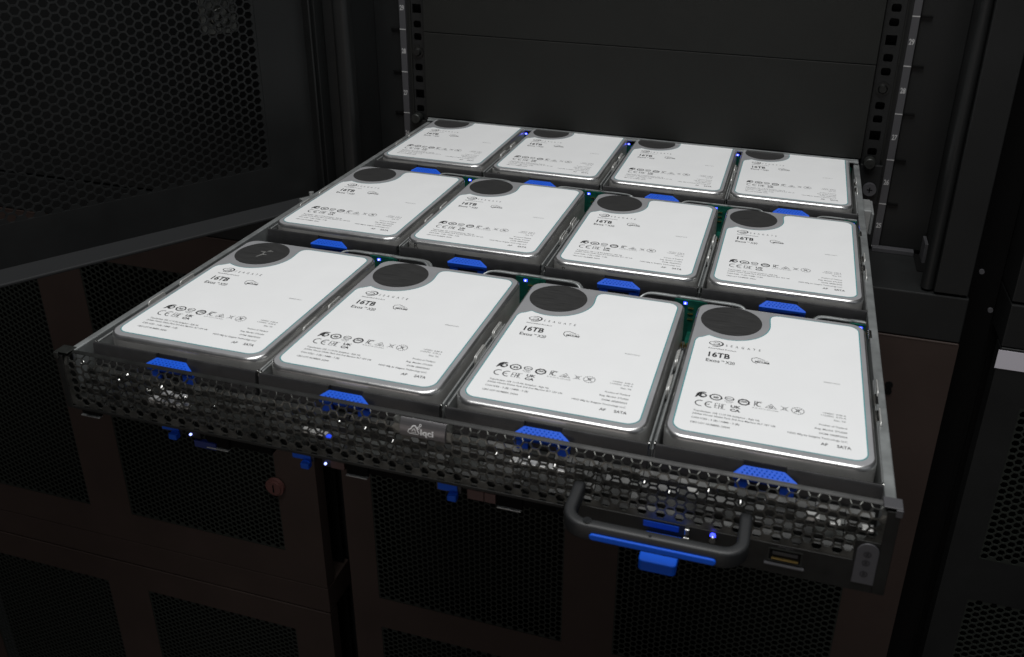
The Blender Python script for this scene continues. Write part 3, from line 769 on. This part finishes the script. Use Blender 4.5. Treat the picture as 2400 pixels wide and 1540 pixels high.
def make_tray():
    root = empty('drive_tray', (0, 0, 0), '', 'drive tray', 'drive trays of the drawer')
    # front bar profile in (y, z), swept along x in three pieces round the latch notch
    def bar(bm, x0, x1, prof):
        a = [bm.verts.new((x0 * MM, p[0] * MM, p[1] * MM)) for p in prof]; c = [bm.verts.new((x1 * MM, p[0] * MM, p[1] * MM)) for p in prof]
        n = len(prof)
        for i in range(n): bm.faces.new((a[i], a[(i + 1) % n], c[(i + 1) % n], c[i]))
        bm.faces.new(a[::-1]); bm.faces.new(c)
    full = [(-129.2, -27), (-129.2, -4.4), (-130.4, -3.6), (-131.5, -3.0), (-132.1, -3.1), (-132.7, -3.9), (-133.6, -12.0), (-133.6, -27)]
    notch = [(-129.2, -27), (-129.2, -4.4), (-130.0, -4.2), (-130.5, -8.5), (-133.6, -12.5), (-133.6, -27)]
    b = bmesh.new()
    bar(b, -23.6, 18.5, full); bar(b, 38.5, 81.6, full); bar(b, 18.5, 38.5, notch)
    # chamfered notch ends
    for sx, xa, xb in ((1, 18.5, 21.0), (-1, 38.5, 36.4)):
        pass
    bmesh.ops.remove_doubles(b, verts=b.verts, dist=1e-6)
    bmesh.ops.recalc_face_normals(b, faces=b.faces)
    obj('front_bar', b, M['traybar'], root, smooth=True)
    # latch: trapezoid wedge with dots
    b = bmesh.new()
    top = [(18.7, -132.4, -5.2), (37.7, -132.4, -5.2), (44.0, -136.6, -7.3), (44.0, -137.3, -8.1), (14.4, -137.3, -8.1), (14.4, -136.6, -7.3)]
    a = [b.verts.new(Vector(p) * MM) for p in top]
    c = [b.verts.new(Vector((p[0], p[1] + 0.4, p[2] - (1.2 if i in (3, 4) else 4.5))) * MM) for i, p in enumerate(top)]
    b.faces.new(a[::-1]); b.faces.new(c)
    for i in range(6): b.faces.new((a[i], a[(i + 1) % 6], c[(i + 1) % 6], c[i]))
    bmesh.ops.recalc_face_normals(b, faces=b.faces)
    nb = Vector((0, -0.45, 0.89))
    for row in range(3):
        t = 0.22 + 0.27 * row
        y = -132.4 - 4.4 * t; z = -5.2 - 2.1 * t
        n = 8 + row
        xa, xb = 19.6 - 3.6 * t + 0.4, 36.8 + 5.6 * t - 0.4
        for k in range(n):
            x = xa + (xb - xa) * (k + 0.5) / n
            cyl(b, (x * MM, y * MM, (z - 0.05) * MM), nb, 0.0006, 0.0004, 8, r2=0.0003)
    lt = obj('latch', b, M['blue'], root, bevel=0.00035)
    b = bmesh.new(); mbox(b, 15.6, 21.5, -135.6, -133.8, -17, -11.5); mbox(b, 21.5, 36.5, -134.6, -133.8, -12.8, -11.5); mbox(b, 36.5, 43.0, -135.6, -133.8, -17, -11.5); obj('latch_spring', b, M['darkblue'], root)
    for s in (0, 1):
        b = bmesh.new()
        xa, xb = (-24.6, -23.9) if s == 0 else (81.3, 82.0)
        # wall with two spring fingers
        mbox(b, xa, xb, -129, -36, -30, -4.9)
        sg = -1 if s == 0 else 1
        xm = (xa + xb) / 2
        tube(b, [(xm * MM, -0.129, -0.0047), (xm * MM, -0.036, -0.0047)], 0.00055, 8)
        obj('tray_side', b, M['steel'], root, smooth=True)
        for y0, y1 in ((-54, -39), (-84, -68)):
            b = bmesh.new()
            xm = xa if s == 0 else xb
            FM = Matrix(((0, 0, 1, 0), (1, 0, 0, 0), (0, 1, 0, 0), (0, 0, 0, 1)))      # (y, z, x)
            xo = (xm + sg * 0.25) * MM
            prism(b, [(p[0] * MM, p[1] * MM) for p in rrect(y0, y1, -7.5, -0.9, (0.5, 0.5, 1.8, 2.6), 5)], min(xo, xo + sg * 0.0007), max(xo, xo + sg * 0.0007), mtx=FM)
            bmesh.ops.recalc_face_normals(b, faces=b.faces)
            obj('spring_finger', b, M['finger'], root, bevel=0.00025, smooth=True)
        b = bmesh.new(); mbox(b, xa - 0.2, xb + 0.2, -130.6, -128.6, -7.4, -3.4); obj('corner_pip', b, M['chrome'], root, bevel=0.0003)
    return root

def label_outline():
    """white label outline in mm, counter-clockwise from the bottom left"""
    pts = [tuple(p) for p in rrect(-17.9, 74.4, -121.6, 15.2, (6.5, 6.5, 6.0, 4.5), 8)]
    # keep bottom-left, bottom-right, top-right corners; replace the top-left by the scallop round the disc
    keep = pts[:27]
    out = keep[:]
    out += [(60, 15.2), (40, 15.2), (28.5, 15.2)]
    out += [(26.3 + 0, 14.8), (24.6, 13.9), (23.5, 12.5), (23.0, 10.6), (23.0, 8.0)]
    R = 24.4
    a0 = math.degrees(math.atan2(3.5, 24.1))
    for k in range(0, 19):
        a = math.radians(5 - (5 + 118) * k / 18)
        out.append((R * math.cos(a) * 0.965, R * math.sin(a)))
    out += [(-14.6, -24.9), (-16.4, -26.0), (-17.5, -28.0), (-17.9, -30.5)]
    return out

def offset_poly(pts, d):
    n = len(pts); res = []
    for i in range(n):
        a = Vector(pts[i - 1]); c = Vector(pts[(i + 1) % n]); t = (c - a).normalized()
        res.append((pts[i][0] + t.y * d, pts[i][1] - t.x * d))
    return res

def sheet(bm, pts, z, mi=0):
    vs = [bm.verts.new((p[0] * MM, p[1] * MM, z * MM)) for p in pts]
    es = [bm.edges.new((vs[i], vs[(i + 1) % len(vs)])) for i in range(len(vs))]
    r = bmesh.ops.triangle_fill(bm, use_beauty=True, edges=es)
    for g in r['geom']:
        if isinstance(g, bmesh.types.BMFace):
            g.material_index = mi
            g.normal_update()
            if g.normal.z < 0: g.normal_flip()

def lettering(lot):
    b = bmesh.new(); B = 0.035
    # swirl logo
    cx_, cy_ = -5.9, -30.7
    A_ = smooth_path([(cx_ + x * 1.02, cy_ + y * 1.1, 0) for x, y in ((-1.9, -3.0), (0.9, -2.7), (3.0, -1.3), (3.8, 0.5), (2.7, 2.1), (0.3, 2.7), (-1.6, 2.5))], 5)
    stroke(b, A_, [0.25 + 0.75 * math.sin(math.pi * min(1, (k + 3) / (len(A_) + 1))) for k in range(len(A_))])
    B_ = smooth_path([(cx_ + x * 1.02, cy_ + y * 1.1, 0) for x, y in ((-0.6, 1.9), (-2.9, 1.4), (-3.8, 0.0), (-2.7, -1.3), (-0.4, -1.5), (1.5, -0.8), (1.9, 0.3), (0.7, 1.0), (-0.8, 0.6), (-1.6, -0.1))], 5)
    stroke(b, B_, [0.2 + 0.5 * math.sin(math.pi * (k + 1) / (len(B_) + 1)) for k in range(len(B_))])
    put_text(b, 'SEAGATE', -0.3, 19.4, -32.4, 2.3, bold=0.004, spacing=2.4)
    put_text(b, 'Recertified Product', -9.7, 6.1, -37.1, 1.25, bold=0.01)
    put_text(b, '16TB', -8.9, 3.2, -46.2, 5.4, bold=0.03, spacing=1.02)
    put_text(b, 'Exos', -9.6, -1.9, -52.0, 3.2, bold=0.012); put_text(b, 'TM', -1.3, 0.6, -50.2, 1.1, bold=0.01); put_text(b, 'X20', 1.3, 6.4, -52.0, 3.1, bold=0.012)
    # secure badge
    stroke(b, [(20.6, -40.9), (18.0, -39.9), (15.3, -41.2), (15.2, -43.6), (16.2, -45.4), (18.3, -46.6)], 0.45); stroke(b, [(20.6, -40.9), (22.4, -41.6)], 0.35)
    put_text(b, 'SECURE', 17.0, 25.1, -45.2, 1.8, bold=0.05); put_text(b, 'SEAGATE', 18.4, 24.2, -42.8, 0.7, mi=1)
    put_text(b, '000000241502102', 54.3, 62.9, -55.4, 0.9, mi=1)
    # regulatory marks, upper line
    y = -87.6
    A_ = smooth_path([(-5.2, y + 2.9, 0), (-7.6, y + 2.6, 0), (-9.2, y + 1.0, 0), (-9.6, y - 1.0, 0), (-10.4, y - 2.6, 0)], 4)
    stroke(b, A_, [0.5 + 0.9 * math.sin(math.pi * (k + 1) / (len(A_) + 1)) for k in range(len(A_))])
    stroke(b, arc(-6.6, y + 0.1, 1.6, 1.45, 0, 360, 16)[:-1], 0.8, closed=True)
    stroke(b, [(-9.0, y - 0.4), (-7.6, y - 1.9), (-5.8, y - 2.1)], [0.9, 0.7, 0.3]); stroke(b, [(-8.6, y + 1.0), (-7.2, y + 0.2)], 0.6)
    ringp(b, 0, y, 2.9, 2.6, 0.75); put_text(b, '20', -1.5, 1.5, y - 0.9, 1.8, bold=0.05)
    stroke(b, [(-3.4, y + 0.8), (-2.6, y - 0.8)], 0.7); stroke(b, [(2.6, y + 0.8), (3.4, y - 0.8)], 0.7)
    ringp(b, 7.0, y + 0.7, 2.3, 1.7, 0.45); stroke(b, [(4.9, y + 0.7), (9.2, y + 0.5)], 0.45); put_text(b, 'D33029', 4.7, 9.2, y - 2.4, 0.7, mi=1); put_text(b, 'RoHS', 5.6, 8.6, y - 3.5, 0.7, mi=1)
    oct_ = [(14.4 + 2.8 * math.cos(math.radians(22.5 + 45 * k)), y - 0.4 + 2.6 * math.sin(math.radians(22.5 + 45 * k))) for k in range(8)]
    stroke(b, oct_, 1.0, closed=True); stroke(b, [(12.6, y - 0.4), (16.2, y - 0.4)], 0.5); put_text(b, 'TUV', 13.0, 15.9, y - 0.1, 1.1, bold=0.04)
    # KC
    stroke(b, [(19.9, y - 2.2), (19.9, y + 2.0)], 0.45, mi=1); stroke(b, [(21.4, y + 1.9), (20.1, y - 0.1), (21.6, y - 2.1)], 0.4, mi=1); stroke(b, arc(22.3, y - 0.1, 1.3, 1.9, 50, 310, 12), 0.45, mi=1); stroke(b, [(19.6, y + 2.3), (23.6, y + 2.3)], 0.3, mi=1)
    put_text(b, 'R-R-STX-STL020', 19.0, 32.0, y - 4.3, 0.8, mi=1)
    stroke(b, [(25.4, y - 1.9), (28.2, y + 1.8), (31.0, y - 1.9)], 0.55, closed=True); ringp(b, 28.2, y - 0.7, 0.8, 0.7, 0.4, 12)
    for (p, q_) in (((33.0, y + 2.0), (36.9, y - 2.2)), ((36.9, y + 2.0), (33.0, y - 2.2)), ((33.8, y + 0.9), (36.2, y + 0.9)), ((34.2, y + 0.9), (34.5, y - 1.3)), ((35.9, y + 0.9), (35.6, y - 1.3)), ((34.2, y - 1.4), (36.0, y - 1.4))):
        stroke(b, [p, q_], 0.22, mi=1)
    for k in range(16): stroke(b, arc(41.6, y - 0.2, 3.1, 3.0, 22.5 * k, 22.5 * k + 14, 3), 0.5, mi=1)
    for (p, q_) in (((39.9, y + 1.6), (43.3, y - 2.0)), ((43.3, y + 1.6), (39.9, y - 2.0)), ((40.6, y + 1.0), (42.6, y + 1.0)), ((41.0, y + 1.0), (41.2, y - 1.4)), ((42.2, y + 1.0), (42.0, y - 1.4))): stroke(b, [p, q_], 0.35, mi=1)
    # CE EAC UKCA
    y = -95.4
    stroke(b, arc(-7.2, y, 2.5, 2.5, 70, 290, 16), 0.6); stroke(b, arc(-2.2, y, 2.5, 2.5, 70, 290, 16), 0.6); stroke(b, [(-4.6, y), (-2.4, y)], 0.55)
    x = 0.4
    stroke(b, [(x + 1.4, y + 2.2), (x, y + 2.2), (x, y - 2.2), (x + 1.4, y - 2.2)], 0.4); stroke(b, [(x, y), (x + 1.3, y)], 0.4)
    stroke(b, [(x + 2.0, y - 2.4), (x + 2.0, y + 2.2), (x + 3.3, y + 2.2), (x + 3.3, y - 2.4)], 0.4); stroke(b, [(x + 2.0, y), (x + 3.3, y)], 0.4)
    stroke(b, [(x + 5.3, y + 2.2), (x + 3.9, y + 2.2), (x + 3.9, y - 2.2), (x + 5.3, y - 2.2)], 0.4)
    put_text(b, 'UK', 8.2, 13.3, y + 0.5, 2.4, bold=0.04); put_text(b, 'CA', 8.2, 13.3, y - 2.8, 2.4, bold=0.04)
    put_text(b, 'Tupolevlaan 105 1119 PA Schiphol - Rijk NL', -9.9, 23.5, -103.3, 1.35, bold=0.012, mi=1)
    put_text(b, 'Jubilee House Globe Park 3rd Ave Marlow SL7 1EY UK', -10.0, 31.5, -106.0, 1.35, bold=0.012, mi=1)
    put_text(b, 'CAN ICES - 3 (B) / NMB - 3 (B)', -10.0, 13.8, -109.8, 1.4, bold=0.012, mi=1)
    put_text(b, 'CBO LOT NUMBER: ' + lot, -10.0, 9.5, -114.0, 1.4, bold=0.012, mi=1)
    put_text(b, '+5VDC  0.90 A', 53.8, 65.3, -86.1, 1.2, bold=0.01, mi=1); put_text(b, '+12VDC  0.72 A', 52.8, 65.3, -88.4, 1.2, bold=0.01, mi=1)
    put_text(b, 'Site: TK', 59.3, 65.3, -91.5, 1.2, bold=0.01, mi=1)
    put_text(b, 'Product of Thailand', 52.2, 65.5, -97.3, 1.3, bold=0.012, mi=1)
    put_text(b, 'Reg. Model: STL020', 50.1, 65.5, -101.2, 1.3, bold=0.012, mi=1)
    put_text(b, 'DOM: 08SEP2023', 52.2, 65.4, -105.0, 1.3, bold=0.012, mi=1)
    put_text(b, 'HDD Mfg by Seagate Technology LLC', 37.2, 65.5, -108.9, 1.3, bold=0.012, mi=1)
    put_text(b, 'AF', 52.9, 56.3, -114.2, 2.1, bold=0.02); put_text(b, 'SATA', 60.5, 67.1, -114.2, 2.3, bold=0.02)
    return b

def make_drive():
    root = empty('hard_drive', (0, 0, 0), '', 'hard drive', 'hard drives filling the drawer')
    X0, X1, Y0, Y1 = -22.2, 79.0, -127.2, 20.4
    out = rrect(X0, X1, Y0, Y1, (10.5, 10.5, 9.0, 9.0), 10)
    b = bmesh.new()
    # cover: stacked rings -> rolled top edge
    def ring(ins, z): 
        return [b.verts.new((p[0] * MM, p[1] * MM, z * MM)) for p in rrect(X0 + ins, X1 - ins, Y0 + ins, Y1 - ins, tuple(max(1.0, r_ - ins) for r_ in (10.5, 10.5, 9.0, 9.0)), 10)]
    lv = [(0.0, -19.0), (0.0, -2.4), (0.12, -1.6), (0.42, -0.9), (0.9, -0.35), (1.5, -0.08), (2.2, 0.0)]
    rs = [ring(i_, z_) for i_, z_ in lv]
    for q_, (a_, c_) in enumerate(zip(rs, rs[1:])):
        n = len(a_)
        for i in range(n): b.faces.new((a_[i], a_[(i + 1) % n], c_[(i + 1) % n], c_[i])).material_index = (2, 1, 1, 1, 1, 0)[q_]
    b.faces.new(rs[-1])
    cover = obj('cover', b, [M['cover'], M['roll'], M['sidesteel']], root, smooth=True)
    b = bmesh.new()
    prism(b, [(p[0] * MM, p[1] * MM) for p in rrect(X0 + 0.4, X1 - 0.4, Y0 + 0.4, Y1 - 0.4, (3.0,) * 4, 5)], -0.0262, -0.0192)
    for x in (X0 + 5.5, X1 - 5.5): cyl(b, (x * MM, (Y0 + 5.5) * MM, -0.0192), (0, 0, 1), 0.0052, 0.0042, 18)
    obj('base_casting', b, M['casting'], root, bevel=0.0006, smooth=True)
    # label: teal edge under, white over
    L = label_outline()
    b = bmesh.new(); sheet(b, offset_poly(L, 0.6), 0.03, 1); sheet(b, L, 0.09, 0)
    lab = obj('label', b, [M['label'], M['teal']], root)
    # foil disc with a faint rim
    b = bmesh.new(); cyl(b, (0, 0, 0.00002), (0, 0, 1), 0.0184, 0.00016, 64)
    obj('seal_disc', b, M['disc'], root)
    return root, lab

def copy_tree(o, parent=None):
    c = o.copy(); COL.objects.link(c)
    if parent: c.parent = parent
    for ch in list(o.children): copy_tree(ch, c)
    return c

tray0 = make_tray()
drive0, lab0 = make_drive()
letter = {lot: mesh_of('lettering', lettering(lot), [M['ink'], M['inkgrey']]) for lot in ('24244', '24241')}
for v in letter.values():
    for vert in v.vertices: vert.co.z += 0.00013
lt = bpy.data.objects.new('lettering', letter['24244']); COL.objects.link(lt); lt.parent = lab0
mk = bmesh.new()
MMX = Matrix(((1, 0, 0, 0), (0, 0, -1, -0.12725), (0, 1, 0, 0), (0, 0, 0, 1)))
put_text(mk, 'R', -14.0, -11.2, -5.6, 3.9, bold=-0.01, mtx=MMX)
mark_me = mesh_of('pen_mark', mk, M['ink'])
pip_note = {0: 'with a scuffed black disc', 5: 'marked R'}
for k in range(12):
    r, c = divmod(k, 4)
    dx, dy, rz = DR[k]
    fx = (c * PX + 0.02 + dx * MM, PYS[r] - 0.05 + dy * MM)
    T = (fx[0] - (0.02 * math.cos(rz) + 0.05 * math.sin(rz)), fx[1] - (0.02 * math.sin(rz) - 0.05 * math.cos(rz)), 0)
    d = drive0 if k == 0 else copy_tree(drive0)
    d.location = T; d.rotation_euler = (0, 0, rz)
    d['label'] = 'white-labelled hard drive, %s of the %s%s' % (COLN[c], ROW[r], ' ' + pip_note[k] if k in pip_note else '')
    t = tray0 if k == 0 else copy_tree(tray0)
    t.location = (c * PX + dx * 0.3 * MM, PYS[r] + dy * 0.3 * MM, 0)
    t['label'] = 'black tray with blue latch, %s of the %s' % (COLN[c], ROW[r])
    if k in (7, 4, 8):
        for ch in d.children:
            for g in ch.children:
                if g.name.startswith('lettering'): g.data = letter['24241']
    if k in (5, 6, 9):
        pm = bpy.data.objects.new('pen_mark', mark_me); COL.objects.link(pm); pm.parent = d
        if k != 5: pm.location = (0.0, 0, -0.0016)
# pale scuff on the first disc
sc_b = bmesh.new()
for pts, w in (([(-1, -6), (1.5, -1), (0.2, 1), (3.5, 6)], 1.3), ([(-2.5, 2.5), (1, 2.8), (5.5, 5.0)], 0.9), ([(1.5, -2), (4.0, -1.2)], 0.8)):
    stroke(sc_b, pts, w, 0.21)
sm = mat('scuff', (0.16, 0.16, 0.155), 0.6, noise=0.4, nscale=300)
disc0 = [ch for ch in drive0.children if ch.name.startswith('seal_disc')][0]
obj('scuff_mark', sc_b, sm, disc0)
# round copper-coloured lock knob on the left cabinet door
tag(obj('lock_knob', KNOB, [M['copper'], M['void']], smooth=True), 'small round pinkish lock knob beside the dark gap at lower left', 'lock')
